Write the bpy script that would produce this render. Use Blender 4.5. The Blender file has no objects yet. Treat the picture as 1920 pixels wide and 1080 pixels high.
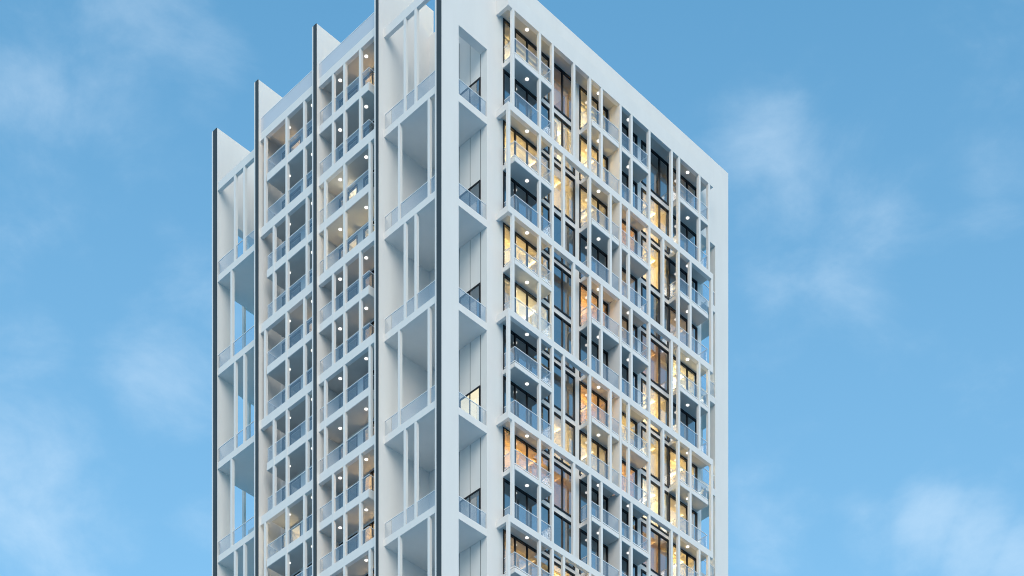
import bpy, bmesh, math, random
random.seed(7)
sc = bpy.context.scene
COL = sc.collection
R = math.radians

# ------------------------------------------------------------------ camera fit
F_PX, YH, TH = 3871.88, 3444.12, 0.78918
X0, Y0 = -4.2841, 125.5389
CAM_H = 1.6
Z0 = CAM_H                      # heights below are measured from the lens
P_ = 1.067                      # how far the right-hand screen stands proud
DEP, WID = 22.92, 27.66         # plan of the tower: left side, right side
ZB, ZR, ZL, ZS = 113.675, 116.94, 106.39, 112.92
H2 = 6.4                        # two storeys
NROW = 7
ZBOT = ZB - H2 * NROW           # below this the shaft is plain

# ------------------------------------------------------------------ materials
def nt(name):
    m = bpy.data.materials.new(name); m.use_nodes = True
    t = m.node_tree; t.nodes.clear()
    out = t.nodes.new('ShaderNodeOutputMaterial')
    return m, t, out

def paint(name, col, rough=0.6, var=0.05, scale=1.5, streak=0.0, bump=0.0, spec=0.3):
    m, t, out = nt(name)
    b = t.nodes.new('ShaderNodeBsdfPrincipled')
    b.inputs['Roughness'].default_value = rough
    b.inputs['Specular IOR Level'].default_value = spec
    tc = t.nodes.new('ShaderNodeTexCoord')
    mp = t.nodes.new('ShaderNodeMapping'); mp.inputs['Scale'].default_value = (1, 1, 0.25)
    t.links.new(tc.outputs['Object'], mp.inputs['Vector'])
    n = t.nodes.new('ShaderNodeTexNoise'); n.inputs['Scale'].default_value = scale
    n.inputs['Detail'].default_value = 6; n.inputs['Roughness'].default_value = 0.6
    t.links.new(mp.outputs['Vector'], n.inputs['Vector'])
    r = t.nodes.new('ShaderNodeValToRGB')
    r.color_ramp.elements[0].position = 0.3; r.color_ramp.elements[1].position = 0.7
    lo = [c * (1 - var) for c in col]; hi = [min(1, c * (1 + var * .5)) for c in col]
    r.color_ramp.elements[0].color = (*lo, 1); r.color_ramp.elements[1].color = (*hi, 1)
    t.links.new(n.outputs['Fac'], r.inputs['Fac'])
    t.links.new(r.outputs['Color'], b.inputs['Base Color'])
    if bump:
        n2 = t.nodes.new('ShaderNodeTexNoise'); n2.inputs['Scale'].default_value = 60
        t.links.new(tc.outputs['Object'], n2.inputs['Vector'])
        bp = t.nodes.new('ShaderNodeBump'); bp.inputs['Strength'].default_value = bump
        bp.inputs['Distance'].default_value = 0.01
        t.links.new(n2.outputs['Fac'], bp.inputs['Height']); t.links.new(bp.outputs['Normal'], b.inputs['Normal'])
    t.links.new(b.outputs['BSDF'], out.inputs['Surface'])
    return m

def glass(name, tint, refl, f0=0.04, diffuse=0.0, dcol=(.8, .85, .9), wav=0.0):
    """thin architectural glass: tinted see-through layer under a sharp sky reflection"""
    m, t, out = nt(name)
    tr = t.nodes.new('ShaderNodeBsdfTransparent'); tr.inputs['Color'].default_value = (*tint, 1)
    gl = t.nodes.new('ShaderNodeBsdfGlossy'); gl.inputs['Roughness'].default_value = 0.015
    gl.inputs['Color'].default_value = (.95, .98, 1, 1)
    base = tr
    if diffuse:
        df = t.nodes.new('ShaderNodeBsdfDiffuse'); df.inputs['Color'].default_value = (*dcol, 1)
        mx0 = t.nodes.new('ShaderNodeMixShader'); mx0.inputs['Fac'].default_value = diffuse
        t.links.new(tr.outputs[0], mx0.inputs[1]); t.links.new(df.outputs[0], mx0.inputs[2])
        base = mx0
    lw = t.nodes.new('ShaderNodeLayerWeight'); lw.inputs['Blend'].default_value = .5
    pw = t.nodes.new('ShaderNodeMath'); pw.operation = 'POWER'; pw.inputs[1].default_value = 4.0
    t.links.new(lw.outputs['Facing'], pw.inputs[0])
    m1 = t.nodes.new('ShaderNodeMath'); m1.operation = 'MULTIPLY_ADD'
    m1.inputs[1].default_value = 1.0 - refl; m1.inputs[2].default_value = refl
    t.links.new(pw.outputs[0], m1.inputs[0])
    ge = t.nodes.new('ShaderNodeNewGeometry')          # only the outer face of a sheet mirrors
    fb = t.nodes.new('ShaderNodeMath'); fb.operation = 'SUBTRACT'; fb.inputs[0].default_value = 1.0
    t.links.new(ge.outputs['Backfacing'], fb.inputs[1])
    ma = t.nodes.new('ShaderNodeMath'); ma.operation = 'MULTIPLY'
    t.links.new(m1.outputs[0], ma.inputs[0]); t.links.new(fb.outputs[0], ma.inputs[1])
    mx = t.nodes.new('ShaderNodeMixShader')
    t.links.new(ma.outputs[0], mx.inputs['Fac'])
    t.links.new(base.outputs[0], mx.inputs[1]); t.links.new(gl.outputs[0], mx.inputs[2])
    if wav:
        tc = t.nodes.new('ShaderNodeTexCoord')
        n = t.nodes.new('ShaderNodeTexNoise'); n.inputs['Scale'].default_value = 0.9
        n.inputs['Detail'].default_value = 1
        t.links.new(tc.outputs['Object'], n.inputs['Vector'])
        bp = t.nodes.new('ShaderNodeBump'); bp.inputs['Strength'].default_value = wav
        bp.inputs['Distance'].default_value = 0.02
        t.links.new(n.outputs['Fac'], bp.inputs['Height'])
        t.links.new(bp.outputs['Normal'], gl.inputs['Normal'])
    t.links.new(mx.outputs[0], out.inputs['Surface'])
    return m

def lamp(name, col, s):
    m, t, out = nt(name)
    e = t.nodes.new('ShaderNodeEmission'); e.inputs['Color'].default_value = (*col, 1)
    e.inputs['Strength'].default_value = s
    t.links.new(e.outputs[0], out.inputs['Surface'])
    return m

def cloth(name, col):
    m, t, out = nt(name)
    d = t.nodes.new('ShaderNodeBsdfDiffuse'); d.inputs['Color'].default_value = (*col, 1)
    s = t.nodes.new('ShaderNodeBsdfTranslucent'); s.inputs['Color'].default_value = (*col, 1)
    tc = t.nodes.new('ShaderNodeTexCoord')
    n = t.nodes.new('ShaderNodeTexNoise'); n.inputs['Scale'].default_value = 4
    t.links.new(tc.outputs['Object'], n.inputs['Vector'])
    mr = t.nodes.new('ShaderNodeMapRange'); mr.inputs[3].default_value = .35; mr.inputs[4].default_value = .65
    t.links.new(n.outputs['Fac'], mr.inputs[0])
    mx = t.nodes.new('ShaderNodeMixShader')
    t.links.new(mr.outputs[0], mx.inputs['Fac'])
    t.links.new(d.outputs[0], mx.inputs[1]); t.links.new(s.outputs[0], mx.inputs[2])
    t.links.new(mx.outputs[0], out.inputs['Surface'])
    return m

M_WHITE = paint('white_render', (.745, .74, .72), .65, .035, .9, bump=.08)
M_SOFFIT_SHADE = paint('soffit_shade_grey', (.58, .575, .55), .75, .05, 1.3)  # grey standing in for the shade under the white slabs
M_DARK = paint('dark_cladding', (.045, .058, .066), .5, .25, .7)
M_FRAME = paint('black_frame', (.012, .013, .016), .35, .2, 3)
M_RAIL = paint('pale_handrail', (.78, .82, .84), .35, .03, 2)
M_JOINT = paint('joint_shadow_gap', (.06, .07, .08), .8, .2, 3)
M_GLASS = glass('window_glass', (.95, .97, .97), .38, wav=.03)
M_DOORG = glass('door_glass', (.88, .92, .96), .34, wav=.03)
M_RGLASS = glass('railing_glass', (.94, .96, .98), .19, diffuse=.04, dcol=(.80, .82, .90))
M_FROST = glass('parapet_glass', (.85, .88, .92), .06, diffuse=.80, dcol=(.66, .70, .75))
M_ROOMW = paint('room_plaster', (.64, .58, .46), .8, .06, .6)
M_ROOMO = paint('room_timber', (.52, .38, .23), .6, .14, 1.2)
M_ROOM_UNLIT = paint('unlit_room_grey', (.30, .29, .27), .8, .12, .8)  # shaded copy of the plaster: unlit rooms are painted darker
M_DISC = lamp('downlight_diffuser', (1, .97, .9), .95)
LAMPS = {
    'y': lamp('warm_lamp', (1, .69, .26), 28),
    'w': lamp('bright_warm_lamp', (1, .84, .52), 34),
    'o': lamp('amber_lamp', (1, .66, .24), 34),
    'b': lamp('dim_amber_lamp', (1, .64, .30), 8),
    'm': lamp('soft_warm_lamp', (1, .72, .32), 19),
}
SIDE_LAMPS = {k: lamp('bedside_lamp', c, e) for k, c, e in (
    ('y', (1, .74, .40), 22), ('w', (1, .84, .60), 34), ('o', (1, .60, .26), 22), ('b', (1, .62, .34), 8), ('m', (1, .68, .42), 12))}
COVES = {
    'y': lamp('warm_cove_strip', (1, .80, .45), 20),
    'w': lamp('bright_cove_strip', (1, .88, .65), 25),
    'o': lamp('amber_cove_strip', (1, .70, .32), 10),
    'b': lamp('dim_cove_strip', (1, .68, .35), 4),
    'm': lamp('soft_cove_strip', (1, .80, .5), 9),
}

# ------------------------------------------------------------------ mesh helpers
class MB:
    def __init__(s): s.v = []; s.f = []
    def box(s, u0, u1, v0, v1, z0, z1):
        b = len(s.v)
        s.v += [(u0, v0, z0), (u1, v0, z0), (u1, v1, z0), (u0, v1, z0),
                (u0, v0, z1), (u1, v0, z1), (u1, v1, z1), (u0, v1, z1)]
        s.f += [tuple(b + i for i in q) for q in
                ((3, 2, 1, 0), (4, 5, 6, 7), (0, 1, 5, 4), (1, 2, 6, 5), (2, 3, 7, 6), (3, 0, 4, 7))]
        return s
    def quad(s, a, b, c, d):
        n = len(s.v); s.v += [a, b, c, d]; s.f.append((n, n + 1, n + 2, n + 3)); return s
    def disc(s, u, v, z0, z1, r, n=28):
        b = len(s.v)
        for z in (z0, z1):
            for i in range(n):
                a = 2 * math.pi * i / n
                s.v.append((u + r * math.cos(a), v + r * math.sin(a), z))
        s.f.append(tuple(b + n - 1 - i for i in range(n)))
        s.f.append(tuple(b + n + i for i in range(n)))
        for i in range(n):
            j = (i + 1) % n
            s.f.append((b + i, b + j, b + n + j, b + n + i))
        return s
    def build(s, name, mat, parent=None, origin=None):
        o0 = origin or s.v[0]
        me = bpy.data.meshes.new(name)
        me.from_pydata([(a - o0[0], b - o0[1], c - o0[2]) for a, b, c in s.v], [], s.f)
        me.update()
        me.materials.append(mat)
        o = bpy.data.objects.new(name, me); COL.objects.link(o)
        o.location = o0
        if parent is not None:
            o.parent = parent
        return o

def sub(name, mb, mat, par):
    """a sub-part: built in tower coordinates, hung under a part that sits at its own origin"""
    o = mb.build(name, mat, par)
    o.location = [o.location[i] - par.location[i] for i in range(3)]
    return o

tower = bpy.data.objects.new('apartment_tower', None); COL.objects.link(tower)
tower.location = (X0, Y0, 0); tower.rotation_euler = (0, 0, TH)
tower['label'] = 'white high-rise apartment tower with gridded balconies, glass railings and dark-edged wall blades'
tower['category'] = 'tower'
Zt = lambda z: z + Z0

def part(name, boxes, mat):
    mb = MB()
    for b in boxes:
        mb.box(b[0], b[1], b[2], b[3], Zt(b[4]), Zt(b[5]))
    return mb.build(name, mat, tower)

_cache = {}
def unit(name, u0, u1, v0, v1, z0, z1, mat):
    """box part sharing its mesh with every equal box of the same kind"""
    k = (name, round(u1 - u0, 3), round(v1 - v0, 3), round(z1 - z0, 3), mat.name)
    if k not in _cache:
        mb = MB().box(0, u1 - u0, 0, v1 - v0, 0, z1 - z0)
        _cache[k] = mb.build(name, mat, tower, (0, 0, 0)); o = _cache[k]
    else:
        o = _cache[k].copy(); COL.objects.link(o); o.parent = tower
    o.location = (u0, v0, Zt(z0))
    return o

# ------------------------------------------------------------------ the setting
g = MB().quad((-4000, -4000, 0), (4000, -4000, 0), (4000, 4000, 0), (-4000, 4000, 0))
ground = g.build('ground', paint('blue_bounce_ground', (.15, .36, .52), .9, .15, .05), None, (0, 0, 0))  # unseen ground, blued so that its bounce tints the soffits
ground['kind'] = 'structure'; ground['label'] = 'blue-tinted open ground reaching to the horizon far below the tower'

# ------------------------------------------------------------------ walls of the right facade
U_OP0, U_OP1, U_W0 = 1.44, 3.87, 5.28       # corner opening, first window
E_OP0, E_OP1 = 24.7, 26.22                  # opening at the far end
TW = .54                                    # wall thickness
OPTOP = 111.05
G = -Z0                                     # ground level seen from the lens
WTOP = ZB + .2
def facade_boxes(v0, v1, vs0, vs1):
    b = [(0, U_OP0, v0, v1, G, ZR), (U_OP0, U_OP1, v0, v1, OPTOP, ZR), (U_OP1, U_W0, v0, v1, G, ZR),
         (E_OP0, E_OP1, v0, v1, OPTOP, ZR), (E_OP1, WID, v0, v1, G, ZR),
         (U_W0, E_OP0, v0, v1, WTOP, ZR)]
    for a, c in ((11.86, 12.28), (15.05, 15.25), (17.97, 18.38), (24.24, E_OP0)):
        b.append((a, c, vs0, vs1, G, WTOP))
    # blind shaft below the modelled floors
    b += [(U_OP0, U_OP1, v0, v1, G, ZL - H2 * (NROW - 1) - .6)]
    b += [(x0, x1, vs0, vs1, G, ZBOT) for x0, x1 in ((U_W0, 11.86), (12.28, 15.05), (15.25, 17.97), (18.38, 24.24))]
    b += [(E_OP0, E_OP1, v0, v1, G, ZL - H2 * (NROW - 1) - .6)]
    return b
part('facade_wall', facade_boxes(0, TW, 0, .2), M_WHITE)
part('rear_wall', [(0, U_OP0, DEP - TW, DEP, G, ZR), (U_OP0, U_OP1, DEP - TW, DEP, OPTOP, ZR),
                   (U_OP1, E_OP1 - .9, DEP - TW, DEP, G, ZR), (E_OP1 - .9, E_OP1, DEP - TW, DEP, OPTOP, ZR),
                   (E_OP1, WID, DEP - TW, DEP, G, ZR)], M_WHITE)

# spandrels: the white strip of each floor edge between the dark window frames
for k in range(NROW):
    b0 = ZB - H2 * k
    zs = [(b0 - 3.0, b0 - 2.65)]
    if k: zs.append((b0 + .18, b0 + .46))
    for z0, z1 in zs:
        for a, c in ((U_W0, 11.86), (12.28, 15.05), (15.25, 17.97), (18.38, 24.24)):
            unit('spandrel', a, c, .003, .2, z0, z1, M_WHITE)

# ------------------------------------------------------------------ fins of the left side
UF = -.48
FINS = [(5.27, 5.62), (11.27, 11.69), (17.29, 17.71)]
UB = 4.26
for v0, v1 in FINS:
    f = part('fin', [(UF + .05, UB, v0, v1, G, ZR), (UF, UF + .05, v1 - .12, v1, G, ZR)], M_WHITE)
    mb = MB().box(UF, UF + .05, v0 + .004, v1 - .12, Zt(G), Zt(ZR - .003)); sub('edge_strip', mb, M_DARK, f)
for v0, v1, w0, w1 in ((0.004, .40, .40, .54), (DEP - TW + .004, DEP - .13, DEP - .13, DEP)):
    f = part('wall_edge', [(-.05, 0, w0, w1, G, ZR)], M_WHITE)
    mb = MB().box(-.05, 0, v0, v1, Zt(G), Zt(ZR - .003)); sub('edge_strip', mb, M_DARK, f)
# far side fins, seen only in slivers through the corner
for v0, v1 in FINS:
    part('fin', [(WID - 3.6, WID + .48, v0, v1, G, ZR)], M_WHITE)

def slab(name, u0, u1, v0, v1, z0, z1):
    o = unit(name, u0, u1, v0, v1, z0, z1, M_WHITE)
    k = ('soffit_shade_board', round(u1 - u0, 3), round(v1 - v0, 3))
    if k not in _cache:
        _cache[k] = MB().box(.04, u1 - u0 - .04, .04, v1 - v0 - .04, -.012, -.002).build('soffit_shade_board', M_SOFFIT_SHADE, o, (0, 0, 0))  # added board, its grey darkens the slab underside
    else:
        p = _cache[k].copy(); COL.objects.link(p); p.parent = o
    return o

# ------------------------------------------------------------------ corner loggias
UBK = 3.87
for v0, v1 in ((TW, 5.27), (17.71, DEP - TW)):
    bk = part('loggia_wall', [(UBK, UBK + .14, v0, v1, G, 115.05)], M_WHITE)
    if v0 < 1:
        mb = MB()
        for vj in (2.42, 1.48, .545):
            mb.box(UBK - .004, UBK, vj, vj + .035, Zt(ZBOT), Zt(112.9))
        sub('panel_joint', mb, M_JOINT, bk)
    for k in range(NROW):
        z = ZL - H2 * k
        if v0 < 1:
            # the slab edge shows in the corner opening too
            part('loggia_slab', [(.03, UBK - .005, v0 - .0, v1, z, z + .45), (U_OP0, U_OP1, .003, v0, z, z + .45)], M_WHITE)
        else:
            part('loggia_slab', [(.03, UBK - .005, v0, v1, z, z + .45), (U_OP0, U_OP1, v1, DEP - .003, z, z + .45)], M_WHITE)
    part('loggia_beam', [(.03, .28, v0, v1, 112.65, 113.2)], M_WHITE)

def railing(kind, segs, z, h=1.0, gap=.004):
    """segs: runs ('u', v, u0, u1) or ('v', u, v0, v1) of glass between a pale handrail and a bottom rail"""
    gm, hm, bm_ = MB(), MB(), MB()
    for i, (ax, p, a, c) in enumerate(segs):
        a += .026 * (i > 0); c -= .026 * (i > 0)
        def bx(m, t, z0, z1):
            if ax == 'u': m.box(a, c, p - t, p + t, Zt(z0), Zt(z1))
            else: m.box(p - t, p + t, a, c, Zt(z0), Zt(z1))
        bx(gm, .006, z + gap + .05, z + h - .025)
        bx(hm, .02, z + h - .025, z + h + .012)
        bx(bm_, .02, z + gap, z + gap + .05)
    o = gm.build(kind, M_RGLASS, tower)
    sub('handrail', hm, M_RAIL, o); sub('bottom_rail', bm_, M_RAIL, o)
    return o

for k in range(NROW):
    z = ZL - H2 * k + .45
    railing('loggia_railing', [('v', .10, TW, 5.27)], z)
    railing('loggia_railing', [('u', .08, U_OP0, U_OP1)], z)
    railing('loggia_railing', [('v', .10, 17.71, DEP - TW)], z)
    railing('loggia_railing', [('u', DEP - .08, U_OP0, U_OP1)], z)

# loggia doors on the inner wall
for k in range(NROW):
    z = ZL - H2 * k + .45
    zt_ = ZL + 3.25 - H2 * k
    f = MB()
    f.box(UBK - .06, UBK - .005, .56, .66, Zt(z), Zt(zt_)); f.box(UBK - .06, UBK - .005, 2.33, 2.42, Zt(z), Zt(zt_))
    f.box(UBK - .06, UBK - .005, .66, 2.33, Zt(zt_ - .10), Zt(zt_)); f.box(UBK - .06, UBK - .005, 1.45, 1.52, Zt(z), Zt(zt_ - .10))
    d = f.build('loggia_door', M_FRAME, tower)
    lit = (k == 3)
    back = MB().box(UBK - .012, UBK - .006, .66, 2.33, Zt(z), Zt(zt_ - .1))
    if lit:
        sub('blind', back, lamp('lit_blind', (1, .80, .48), 1.0), d)
    else:
        sub('blind', back, M_ROOM_UNLIT, d)
    sub('pane', MB().box(UBK - .04, UBK - .03, .66, 2.33, Zt(z), Zt(zt_ - .1)), M_DOORG, d)

for k in range(NROW):
    zt_ = 112.65 if k == 0 else ZL - H2 * (k - 1)
    zb_ = ZL - H2 * k + .45
    near = (3.47, 2.48) if k % 2 == 0 else (4.0, 1.29)
    far = (20.59, 19.56) if k % 2 == 0 else (20.96,)
    for v in near + far:
        unit('loggia_column', .036, .236, v - .2, v, zb_ - .01, zt_ + .01, M_WHITE)

# the far end loggia, open to the other side of the tower
for k in range(NROW):
    z = ZL - H2 * k
    part('end_slab', [(24.4, WID - .03, TW, 5.27, z, z + .45), (E_OP0, E_OP1, .003, TW, z, z + .45)], M_WHITE)
    railing('end_railing', [('u', .08, E_OP0, E_OP1)], z + .45)
    railing('end_railing', [('v', WID - .1, TW, 5.27)], z + .45)
    zt_ = 112.65 if k == 0 else ZL - H2 * (k - 1)
    for v in ((3.47, 2.48) if k % 2 == 0 else (4.0, 1.29)):
        unit('end_column', WID - .236, WID - .036, v - .2, v, z + .44, zt_ + .01, M_WHITE)
part('end_beam', [(WID - .28, WID - .03, TW, 5.27, 112.65, 113.2)], M_WHITE)

# ------------------------------------------------------------------ the screen on the right facade
COLS_A = (5.24, 7.63, 8.80, 10.79, 12.30, 13.41, 15.25, 16.34, 18.13, 20.43, 21.19, 23.34, 24.37)
COLS_B = (4.88, 7.63, 8.80, 9.84, 12.30, 14.28, 15.25, 16.08, 18.13, 19.55, 21.15, 22.39, 24.69)
BT = .42
FV = -P_
BAL = ((5.28, 8.65), (12.37, 14.99), (15.30, 18.05), (21.20, 24.20))
for k in range(NROW + 1):
    b0 = ZB - H2 * k
    top = b0 + (1.0 if k == 0 else BT)
    part('screen_beam', [(4.68, 24.695, FV, FV + .27, b0, top)] +
         [(4.68, 4.90, FV + .27, -.002, b0, top)], M_WHITE)
    for i, (a, c) in enumerate(BAL if k else ((5.28, 24.2),)):       # under the roof the ceiling runs right across
        if i == 0: a = 4.905
        if k == 0: c = 24.6
        if i == 3: c = 24.6
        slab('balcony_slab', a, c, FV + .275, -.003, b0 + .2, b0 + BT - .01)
    if k == NROW: break
    # the thinner slab between two storeys
    for a, c in BAL:
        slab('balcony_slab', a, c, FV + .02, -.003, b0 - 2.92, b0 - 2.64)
    for u in (COLS_A if k % 2 == 0 else COLS_B):
        unit('facade_column', u - .2, u - .004, FV + .005, FV + .2, b0 - H2 + BT - .01, b0 + .01, M_WHITE)
    unit('partition', 15.055, 15.245, FV + .205, -.003, b0 - H2 + BT - .005, b0 + .195, M_WHITE)
    for z, gp in ((b0 - 2.64, .09), (b0 - H2 + BT, .004)):
        railing('balcony_railing', [('u', FV + .08, 5.30, 8.63), ('v', 5.33, FV + .11, -.02), ('v', 8.60, FV + .11, -.02)], z, gap=gp)
        railing('balcony_railing', [('u', FV + .08, 12.39, 15.04), ('v', 12.42, FV + .11, -.02)], z, gap=gp)
        railing('balcony_railing', [('u', FV + .08, 15.28, 18.03), ('v', 18.00, FV + .11, -.02)], z, gap=gp)
        railing('balcony_railing', [('u', FV + .08, 21.22, 24.18), ('v', 21.25, FV + .11, -.02), ('v', 24.15, FV + .11, -.02)], z, gap=gp)
    for zc in (b0 + .188, b0 - 2.932):
        for u in (6.92, 13.6, 16.54, 22.63):
            o = _cache.get('disc')
            if o is None:
                o = MB().disc(0, 0, -.02, .0, .115).build('ceiling_light', M_DISC, tower, (0, 0, 0)); _cache['disc'] = o
            else:
                o = o.copy(); COL.objects.link(o); o.parent = tower
            o.location = (u, -.50, Zt(zc - .001))

# ------------------------------------------------------------------ windows of the right facade
# (u0, u1, mullions)
UNITS = [('a', 5.28, 9.53, (6.37, 7.45, 8.45)), ('b', 9.53, 11.86, (10.69,)), ('c', 12.28, 15.05, (14.13,)),
         ('d', 15.25, 17.97, (17.05,)), ('e', 18.38, 21.24, (19.10, 20.27)), ('f', 21.24, 24.24, (23.19,))]
# light in the rooms, storey by storey from the top: d dark, b dim amber, m soft, o amber, y warm, w bright
LIT = {
    'a': 'ydydywddodbdbd', 'b': 'bwmddddmbdydyd', 'c': 'yymdodomddmydd',
    'd': 'ddobbdyoddoddm', 'e': 'dyydbymwbdyydb', 'f': 'bddbwdymyddymd'}
WOOD = {('a', 8), ('c', 4), ('c', 6), ('e', 4), ('e', 8), ('d', 2), ('d', 7), ('b', 0), ('b', 8)}

def window(u0, u1, mull, z0, z1):
    f = MB(); a, c = -.05, .09; w = .10
    f.box(u0, u0 + w, a, c, Zt(z0), Zt(z1)); f.box(u1 - w, u1, a, c, Zt(z0), Zt(z1))
    f.box(u0 + w, u1 - w, a, c, Zt(z1 - w), Zt(z1)); f.box(u0 + w, u1 - w, a, c, Zt(z0), Zt(z0 + w))
    for m in mull:
        f.box(m - .045, m + .045, a + .004, c - .004, Zt(z0 + w), Zt(z1 - w))
    o = f.build('window', M_FRAME, tower)
    sub('pane', MB().box(u0 + w, u1 - w, .02, .034, Zt(z0 + w), Zt(z1 - w)), M_GLASS, o)
    return o

def room(u0, u1, v0, v1, z0, z1, code, wood, cove_axis='u'):
    """a shell open towards the window, with a stepped ceiling tray"""
    mb = MB(); t = .06
    mb.box(u0, u1, v0, v1, Zt(z0 - t), Zt(z0))                      # floor
    mb.box(u0, u0 + t, v0, v1, Zt(z0), Zt(z1)); mb.box(u1 - t, u1, v0, v1, Zt(z0), Zt(z1))
    mb.box(u0 + t, u1 - t, v1 - t, v1, Zt(z0), Zt(z1))
    e = .45; zr = z1 + .16                                            # tray
    ua, ub, va, vb = u0 + e, u1 - e, v0 + .55, v1 - .5
    mb.box(u0 + t, ua, v0, v1 - t, Zt(z1 - .001), Zt(z1 + .05)); mb.box(ub, u1 - t, v0, v1 - t, Zt(z1 - .001), Zt(z1 + .05))
    mb.box(ua, ub, v0, va, Zt(z1 - .001), Zt(z1 + .05)); mb.box(ua, ub, vb, v1 - t, Zt(z1 - .001), Zt(z1 + .05))
    mb.box(ua - .12, ub + .12, va - .12, vb + .12, Zt(zr), Zt(zr + .04))
    o = mb.build('room', M_ROOMO if wood else (M_ROOM_UNLIT if code == 'd' else M_ROOMW), tower)
    if code != 'd':
        cv = MB(); q = .03
        cv.box(ua - .1, ua - .1 + q, va, vb, Zt(z1 + .06), Zt(z1 + .11)); cv.box(ub + .1 - q, ub + .1, va, vb, Zt(z1 + .06), Zt(z1 + .11))
        cv.box(ua, ub, vb + .06, vb + .06 + q, Zt(z1 + .06), Zt(z1 + .11)); cv.box(ua, ub, va - .09, va - .09 + q, Zt(z1 + .06), Zt(z1 + .11))
        sub('cove_light', cv, COVES[code], o)
        lm = MB(); uc, vc = (u0 + u1) / 2 + random.uniform(-.3, .3), v0 + 2.2
        s = .42
        lm.box(uc - s, uc + s, vc - s, vc + s, Zt(z0 + 1.15), Zt(z0 + 1.2))
        sub('uplighter', lm, LAMPS[code], o)
    return o

for k in range(NROW):
    b0 = ZB - H2 * k
    up = (b0 - 2.65, b0 + (.19 if k == 0 else .19)); lo = (b0 - H2 + .46, b0 - 3.0)
    for j, (z0, z1) in enumerate((up, lo)):
        fl = 2 * k + j
        for n, u0, u1, mull in UNITS:
            window(u0 + .002, u1 - .002, mull, z0, z1)
            room(u0 + .02, u1 - .02, .21, 4.2, z0 + .02, z1 - .02, LIT[n][fl], (n, fl) in WOOD)

# ------------------------------------------------------------------ left side: balconies between the fins
US = -.28
UWL = 1.45
SEC = [(5.62, 11.27, 6.42, 11.265), (11.69, 17.29, 11.695, 16.64)]
ROWA = [(9.97, 8.85, 7.33), (16.93, 14.67, 12.86)]
ROWB = [(10.76, 8.85, 6.41), (16.01, 14.65, 12.60)]
DOORS = [(10.75, 11.25), (9.44, 10.43), (7.2, 8.85), (16.60, 17.15), (15.19, 16.33), (13.4, 14.48)]
DMULL = [(), (), (8.0,), (), (), ()]
# back wall with door openings
wb = [(UWL, UWL + .2, 5.62, 6.9, G, ZS + .3)]
edges = sorted([(5.62, 7.2)] + [(8.85, 9.44), (10.43, 10.75), (11.25, 11.71), (11.69, 13.4), (14.48, 15.19), (16.33, 16.60), (17.15, 17.29)])
wb = [(UWL, UWL + .2, a, c, G, ZS + .3) for a, c in ((5.62, 7.2), (8.85, 9.44), (10.43, 10.75), (11.25, 11.27), (11.69, 13.4), (14.48, 15.19), (16.33, 16.60), (17.15, 17.29))]
for a, c in DOORS:
    for k in range(NROW):
        s0 = ZS - H2 * k
        wb.append((UWL, UWL + .2, a, c, s0 + .10, s0 + .58 if k else ZS + .3))
        wb.append((UWL, UWL + .2, a, c, s0 - 3.17, s0 - 2.53))
    wb.append((UWL, UWL + .2, a, c, G, ZS - H2 * NROW + .58))
part('balcony_wall', wb, M_WHITE)

for k in range(NROW + 1):
    s0 = ZS - H2 * k
    for si, (v0, v1, b0, b1) in enumerate(SEC):
        if k == 0:
            part('parapet_beam', [(US, US + .26, v0, v1, s0, s0 + .52), (UWL + .003, UBK, b0, b1, s0 + .16, s0 + .50)], M_WHITE)
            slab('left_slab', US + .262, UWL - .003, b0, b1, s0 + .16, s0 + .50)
            pg = part('parapet_glass', [(US + .05, US + .07, v0, v1, s0 + .52, s0 + 1.52)], M_FROST)
            rg = MB().box(US + .04, US + .08, v0, v1, Zt(s0 + 1.52), Zt(s0 + 1.56)); sub('handrail', rg, M_RAIL, pg)
        else:
            part('floor_band', [(US, US + .26, v0, v1, s0, s0 + .58)], M_WHITE)
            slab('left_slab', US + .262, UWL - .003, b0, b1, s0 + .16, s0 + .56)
        if k == NROW: continue
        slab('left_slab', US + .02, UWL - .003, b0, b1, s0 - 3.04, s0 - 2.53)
        for v in (ROWA if k % 2 == 0 else ROWB)[si]:
            unit('balcony_post', US + .005, US + .2, v - .2, v, s0 - H2 + .57, s0 + .01, M_WHITE)
        for z in (s0 - 2.53, s0 - H2 + .58):
            ends = b0 + .04 if si == 0 else b1 - .04
            railing('left_railing', [('v', US + .10, b0, b1), ('u', ends, US + .13, UWL)], z, .97)
        for zc in (s0 + .148, s0 - 3.052):
            for v in ((7.46, 10.0) if si == 0 else (12.75, 15.2)):
                o = _cache['disc'].copy(); COL.objects.link(o); o.parent = tower
                o.location = (.46, v, Zt(zc - .001))

LLIT = {0: 'dddoydddddoddd'}
DLIT = ['ddmmdddmddmddd', 'ddwydddddddddd', 'oddybbdmoomddd', 'ddddddddyddddd', 'odddddddyddmdd', 'ddddmddddddddd']
def door(a, c, mull, z0, z1):
    f = MB(); u0, u1 = UWL - .03, UWL + .09; w = .075
    f.box(u0, u1, a + .002, a + w, Zt(z0), Zt(z1)); f.box(u0, u1, c - w, c - .002, Zt(z0), Zt(z1))
    f.box(u0, u1, a + w, c - w, Zt(z1 - w), Zt(z1)); f.box(u0, u1, a + w, c - w, Zt(z0), Zt(z0 + w))
    for m in mull: f.box(u0 + .004, u1 - .004, m - .035, m + .035, Zt(z0 + w), Zt(z1 - w))
    o = f.build('balcony_door', M_FRAME, tower)
    sub('pane', MB().box(UWL + .02, UWL + .034, a + w, c - w, Zt(z0 + w), Zt(z1 - w)), M_DOORG, o)

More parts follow.
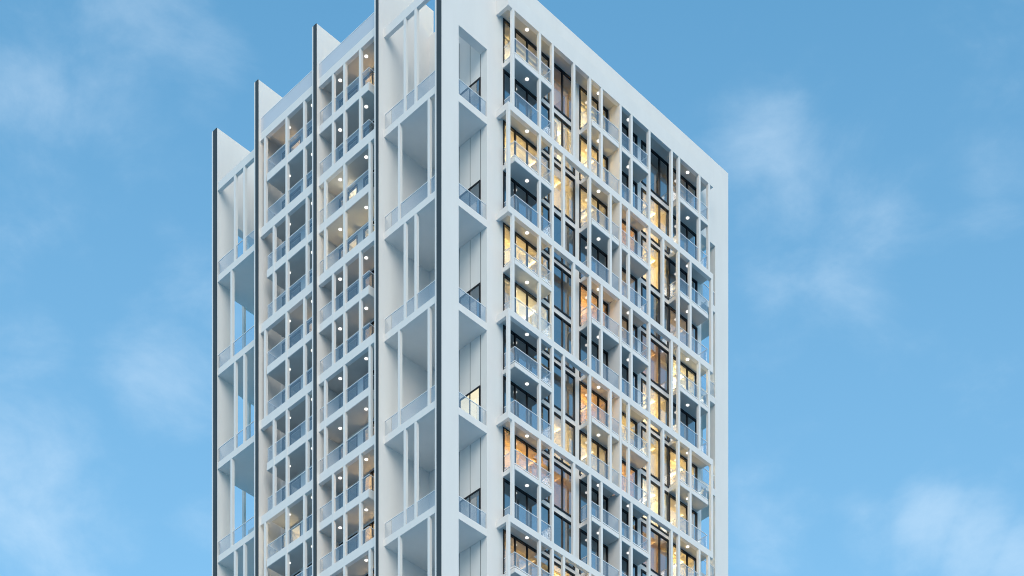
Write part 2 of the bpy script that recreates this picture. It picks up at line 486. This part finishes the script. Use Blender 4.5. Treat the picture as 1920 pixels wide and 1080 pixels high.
def alcove(a, c, z0, z1, code):
    mb = MB(); u0, u1, t = UWL + .21, 3.6, .05
    mb.box(u0, u1, a - .3, c + .3, Zt(z0 - t), Zt(z0)); mb.box(u0, u1, a - .3, c + .3, Zt(z1), Zt(z1 + t))
    mb.box(u0, u1, a - .3, a - .25, Zt(z0), Zt(z1)); mb.box(u0, u1, c + .25, c + .3, Zt(z0), Zt(z1))
    mb.box(u1 - t, u1, a - .25, c + .25, Zt(z0), Zt(z1))
    o = mb.build('bedroom', M_ROOMW if code != 'd' else M_ROOM_UNLIT, tower)
    if code != 'd':
        m = (a + c) / 2; s = min(.35, (c - a) / 2)
        sub('uplighter', MB().box(u0 + .7, u0 + 1.4, m - s, m + s, Zt(z0 + 1.1), Zt(z0 + 1.15)), SIDE_LAMPS[code], o)
for k in range(NROW):
    s0 = ZS - H2 * k
    for j, (z0, z1) in enumerate(((s0 - 2.53, s0 + .10), (s0 - H2 + .58, s0 - 3.17))):
        for di, (a, c) in enumerate(DOORS):
            door(a, c, DMULL[di], z0, z1)
            alcove(a, c, z0 + .02, z1, DLIT[di][2 * k + j])

# ------------------------------------------------------------------ core, roof and the far faces
part('core', [(4.32, 23.9, 4.4, 18.4, G, 112.9), (UBK + .15, 24.38, 18.4, DEP - TW, G, 112.9),
              (24.0, WID - .05, 5.65, 17.25, G, 112.9)], M_WHITE)
part('roof_deck', [(.02, 5.0, 5.65, 11.25, 113.45, 113.5), (.02, 5.0, 11.71, 17.27, 113.45, 113.5), (5.0, 24.5, TW, DEP - TW, 113.3, 113.5)], M_WHITE)
for k in range(NROW):
    b0 = ZB - H2 * k
    part('rear_beam', [(3.35, 24.695, DEP + P_ - .27, DEP + P_, b0, b0 + BT), (3.35, 3.6, DEP, DEP + P_ - .27, b0, b0 + BT)], M_WHITE)
    unit('rear_slab', 3.9, 8.65, DEP + .003, DEP + P_ - .28, b0 + .2, b0 + .41, M_WHITE)
    unit('rear_slab', 3.9, 8.65, DEP + .003, DEP + P_ - .02, b0 - 2.92, b0 - 2.64, M_WHITE)
    for u in ((4.0, 7.63) if k % 2 == 0 else (3.56, 7.63)):
        unit('rear_column', u - .2, u, DEP + P_ - .2, DEP + P_ - .005, b0 - H2 + BT - .01, b0 + .01, M_WHITE)

# ------------------------------------------------------------------ loose things in the rooms
def world(u, v, z):
    c, s = math.cos(TH), math.sin(TH)
    return (X0 + u * c - v * s, Y0 + u * s + v * c, Zt(z))

def curtain(u0, u1, z0, z1, mat, label):
    n = int((u1 - u0) / .018); ph = random.random() * 6
    vs, fs = [], []
    for i in range(n + 1):
        u = (u1 - u0) * i / n
        v = .035 * math.sin(u * 42 + ph) + .015 * math.sin(u * 17 + ph * 2)
        vs += [(u, v, 0), (u, v * .8, z1 - z0)]
        if i: fs.append((2 * i - 2, 2 * i, 2 * i + 1, 2 * i - 1))
    me = bpy.data.meshes.new('curtain'); me.from_pydata(vs, [], fs); me.update(); me.materials.append(mat)
    o = bpy.data.objects.new('curtain', me); COL.objects.link(o)
    o.location = world(u0, .32, z0); o.rotation_euler = (0, 0, TH)
    sm = o.modifiers.new('thick', 'SOLIDIFY'); sm.thickness = .004
    o['label'] = label; o['category'] = 'curtain'; o['group'] = 'curtains hung behind the balcony windows'
    return o
C1 = cloth('cream_curtain', (.80, .72, .58)); C2 = cloth('grey_curtain', (.42, .45, .50)); C3 = cloth('amber_curtain', (.75, .50, .24))
def fz(fl):
    b0 = ZB - H2 * (fl // 2)
    return (b0 - 2.6, b0 + .1) if fl % 2 == 0 else (b0 - H2 + .5, b0 - 3.1)
curtain(9.65, 10.55, *fz(1), C1, 'cream pleated curtain in the left pane of the bright tall window one storey down')
curtain(10.9, 11.72, *fz(1), C1, 'cream pleated curtain in the right pane of the bright tall window one storey down')
curtain(21.4, 22.1, *fz(1), C2, 'grey pleated curtain behind the dark rightmost balcony, one storey below the top')
curtain(17.2, 17.85, *fz(0), C2, 'grey pleated curtain behind the dark top-storey balcony right of the partition wall')
curtain(5.5, 6.2, *fz(5), C1, 'cream pleated curtain in the brightest left balcony window, beside the blank corner wall')

def pendant(u, v, z, ztop, label):
    root = bpy.data.objects.new('pendant_lamp', None); COL.objects.link(root)
    root.location = world(u, v, z); root.rotation_euler = (0, 0, TH)
    root['label'] = label; root['category'] = 'lamp'; root['group'] = 'globe pendant lamps behind the tall windows'
    bm = bmesh.new(); bmesh.ops.create_uvsphere(bm, u_segments=24, v_segments=14, radius=.2)
    me = bpy.data.meshes.new('globe'); bm.to_mesh(me); bm.free(); me.materials.append(lamp('globe_glow', (1, .62, .22), 1.6))
    for p in me.polygons: p.use_smooth = True
    o = bpy.data.objects.new('globe', me); COL.objects.link(o); o.parent = root
    MB().disc(0, 0, .19, ztop - z, .012, 8).build('cord', M_FRAME, root, (0, 0, 0))
pendant(19.9, 1.0, fz(4)[0] + 1.75, fz(4)[1], 'amber globe lamp hanging in the brown-lit tall window, the higher of the two')
pendant(19.9, 1.0, fz(8)[0] + 1.75, fz(8)[1], 'amber globe lamp hanging in the brown-lit tall window, the lower of the two')

# ------------------------------------------------------------------ sky
w = bpy.data.worlds.new('World'); sc.world = w; w.use_nodes = True
t = w.node_tree; t.nodes.clear()
out = t.nodes.new('ShaderNodeOutputWorld'); bg = t.nodes.new('ShaderNodeBackground')
SUN_EL, SUN_AZ = R(33), R(172)      # azimuth measured from +Y towards +X
sky = t.nodes.new('ShaderNodeTexSky'); sky.sky_type = 'NISHITA'; sky.sun_disc = False
sky.sun_elevation = SUN_EL; sky.sun_rotation = SUN_AZ
sky.altitude = 0; sky.air_density = 1.0; sky.dust_density = .3; sky.ozone_density = 4.0
SKY_S = .15
tc = t.nodes.new('ShaderNodeTexCoord')
def dirpx(x, y):
    v = ((x - 960) / F_PX, 1.0, (YH - y) / F_PX); l = math.sqrt(sum(a * a for a in v)); return [a / l for a in v]
n1 = t.nodes.new('ShaderNodeTexNoise'); n1.inputs['Scale'].default_value = 17; n1.inputs['Detail'].default_value = 12
n1.inputs['Roughness'].default_value = .60; n1.inputs['Distortion'].default_value = .25
mpc = t.nodes.new('ShaderNodeMapping'); mpc.inputs['Scale'].default_value = (1, 1, 1.9)
t.links.new(tc.outputs['Generated'], mpc.inputs['Vector'])
t.links.new(mpc.outputs['Vector'], n1.inputs['Vector'])
def math_node(op, a, b=None, clamp=False):
    m = t.nodes.new('ShaderNodeMath'); m.operation = op; m.use_clamp = clamp
    for i, x in enumerate((a, b)):
        if x is None: continue
        if isinstance(x, (int, float)): m.inputs[i].default_value = x
        else: t.links.new(x, m.inputs[i])
    return m.outputs[0]
total = None
for (x, y, r, g_) in ((1450, 290, .036, .26), (1465, 410, .04, .27), (1600, 450, .04, .24), (1610, 530, .03, .2), (1880, 330, .03, .24), (1880, 90, .04, .2),
                      (1640, 1010, .03, .28), (1740, 1000, .035, .42), (1820, 1030, .035, .45), (1900, 1070, .035, .4), (1420, 1010, .05, .16),
                      (230, 90, .05, .27), (20, 40, .06, .25), (370, 140, .03, .22), (20, 420, .05, .2), (370, 520, .035, .22), (280, 690, .045, .27),
                      (30, 640, .04, .22), (70, 920, .07, .34), (390, 980, .03, .28), (150, 1040, .05, .25)):
    d = t.nodes.new('ShaderNodeVectorMath'); d.operation = 'DISTANCE'
    t.links.new(tc.outputs['Generated'], d.inputs[0]); d.inputs[1].default_value = dirpx(x, y)
    mr = t.nodes.new('ShaderNodeMapRange'); mr.interpolation_type = 'SMOOTHERSTEP'
    mr.inputs[1].default_value = r; mr.inputs[2].default_value = 0; mr.inputs[3].default_value = 0; mr.inputs[4].default_value = g_
    t.links.new(d.outputs['Value'], mr.inputs[0])
    total = mr.outputs[0] if total is None else math_node('MAXIMUM', total, mr.outputs[0])
dens = math_node('ADD', n1.outputs['Fac'], total)
nr = t.nodes.new('ShaderNodeMapRange'); nr.interpolation_type = 'SMOOTHSTEP'
nr.inputs[1].default_value = .52; nr.inputs[2].default_value = 1.22; nr.inputs[3].default_value = 0; nr.inputs[4].default_value = .38
t.links.new(dens, nr.inputs[0])
sz = t.nodes.new('ShaderNodeSeparateXYZ'); t.links.new(tc.outputs['Generated'], sz.inputs[0])
hz = t.nodes.new('ShaderNodeMapRange'); hz.inputs[1].default_value = .68; hz.inputs[2].default_value = .48
hz.inputs[3].default_value = .04; hz.inputs[4].default_value = .17
t.links.new(sz.outputs['Z'], hz.inputs[0])
wisps = math_node('ADD', nr.outputs[0], hz.outputs[0], True)
mix = t.nodes.new('ShaderNodeMix'); mix.data_type = 'RGBA'
t.links.new(wisps, mix.inputs[0])
tint = t.nodes.new('ShaderNodeMix'); tint.data_type = 'RGBA'; tint.blend_type = 'MULTIPLY'
tint.inputs[0].default_value = 1; tint.inputs[7].default_value = (.50, .995, .92, 1)
t.links.new(sky.outputs['Color'], tint.inputs[6])
t.links.new(tint.outputs[2], mix.inputs[6])
mix.inputs[7].default_value = (3.2, 3.8, 4.3, 1)
# a bank of unseen bright cloud, added behind the viewer as neutral fill light
sx = t.nodes.new('ShaderNodeSeparateXYZ'); t.links.new(tc.outputs['Generated'], sx.inputs[0])
bm_ = t.nodes.new('ShaderNodeMapRange'); bm_.interpolation_type = 'SMOOTHSTEP'
bm_.inputs[1].default_value = -.15; bm_.inputs[2].default_value = -.55; bm_.inputs[3].default_value = 0; bm_.inputs[4].default_value = 1
t.links.new(sx.outputs['Y'], bm_.inputs[0])
n2 = t.nodes.new('ShaderNodeTexNoise'); n2.inputs['Scale'].default_value = 3.5; n2.inputs['Detail'].default_value = 6
t.links.new(tc.outputs['Generated'], n2.inputs['Vector'])
nb = t.nodes.new('ShaderNodeMapRange'); nb.inputs[1].default_value = .3; nb.inputs[2].default_value = .55
t.links.new(n2.outputs['Fac'], nb.inputs[0])
fill_bank = math_node('MULTIPLY', bm_.outputs[0], nb.outputs[0], True)
mixb = t.nodes.new('ShaderNodeMix'); mixb.data_type = 'RGBA'
t.links.new(fill_bank, mixb.inputs[0]); t.links.new(mix.outputs[2], mixb.inputs[6]); mixb.inputs[7].default_value = (4.2, 3.8, 3.5, 1)
t.links.new(mixb.outputs[2], bg.inputs['Color'])
bg.inputs['Strength'].default_value = SKY_S
t.links.new(bg.outputs[0], out.inputs['Surface'])

sun = bpy.data.lights.new('sun', 'SUN'); sun.energy = 1.0; sun.angle = R(40); sun.color = (1, .90, .79)
so = bpy.data.objects.new('sun', sun); COL.objects.link(so)
dx, dy, dz = math.sin(SUN_AZ) * math.cos(SUN_EL), math.cos(SUN_AZ) * math.cos(SUN_EL), math.sin(SUN_EL)
from mathutils import Vector
so.rotation_euler = Vector((dx, dy, dz)).to_track_quat('Z', 'Y').to_euler()

# ------------------------------------------------------------------ camera and render
cam = bpy.data.cameras.new('camera'); co = bpy.data.objects.new('camera', cam); COL.objects.link(co)
co.location = (0, 0, CAM_H); co.rotation_euler = (R(90), 0, 0)
cam.sensor_width = 36; cam.lens = 36 * F_PX / 1920
cam.shift_y = (YH - 540) / 1920
cam.clip_end = 12000; cam.clip_start = .5
sc.camera = co
sc.view_settings.view_transform = 'Standard'; sc.view_settings.look = 'None'
sc.view_settings.exposure = .85; sc.view_settings.gamma = 1
c = sc.cycles
c.use_denoising = True; c.filter_width = 1.0
c.max_bounces = 8; c.diffuse_bounces = 4; c.glossy_bounces = 3; c.transparent_max_bounces = 16
c.sample_clamp_indirect = 6
c.caustics_reflective = False; c.caustics_refractive = False
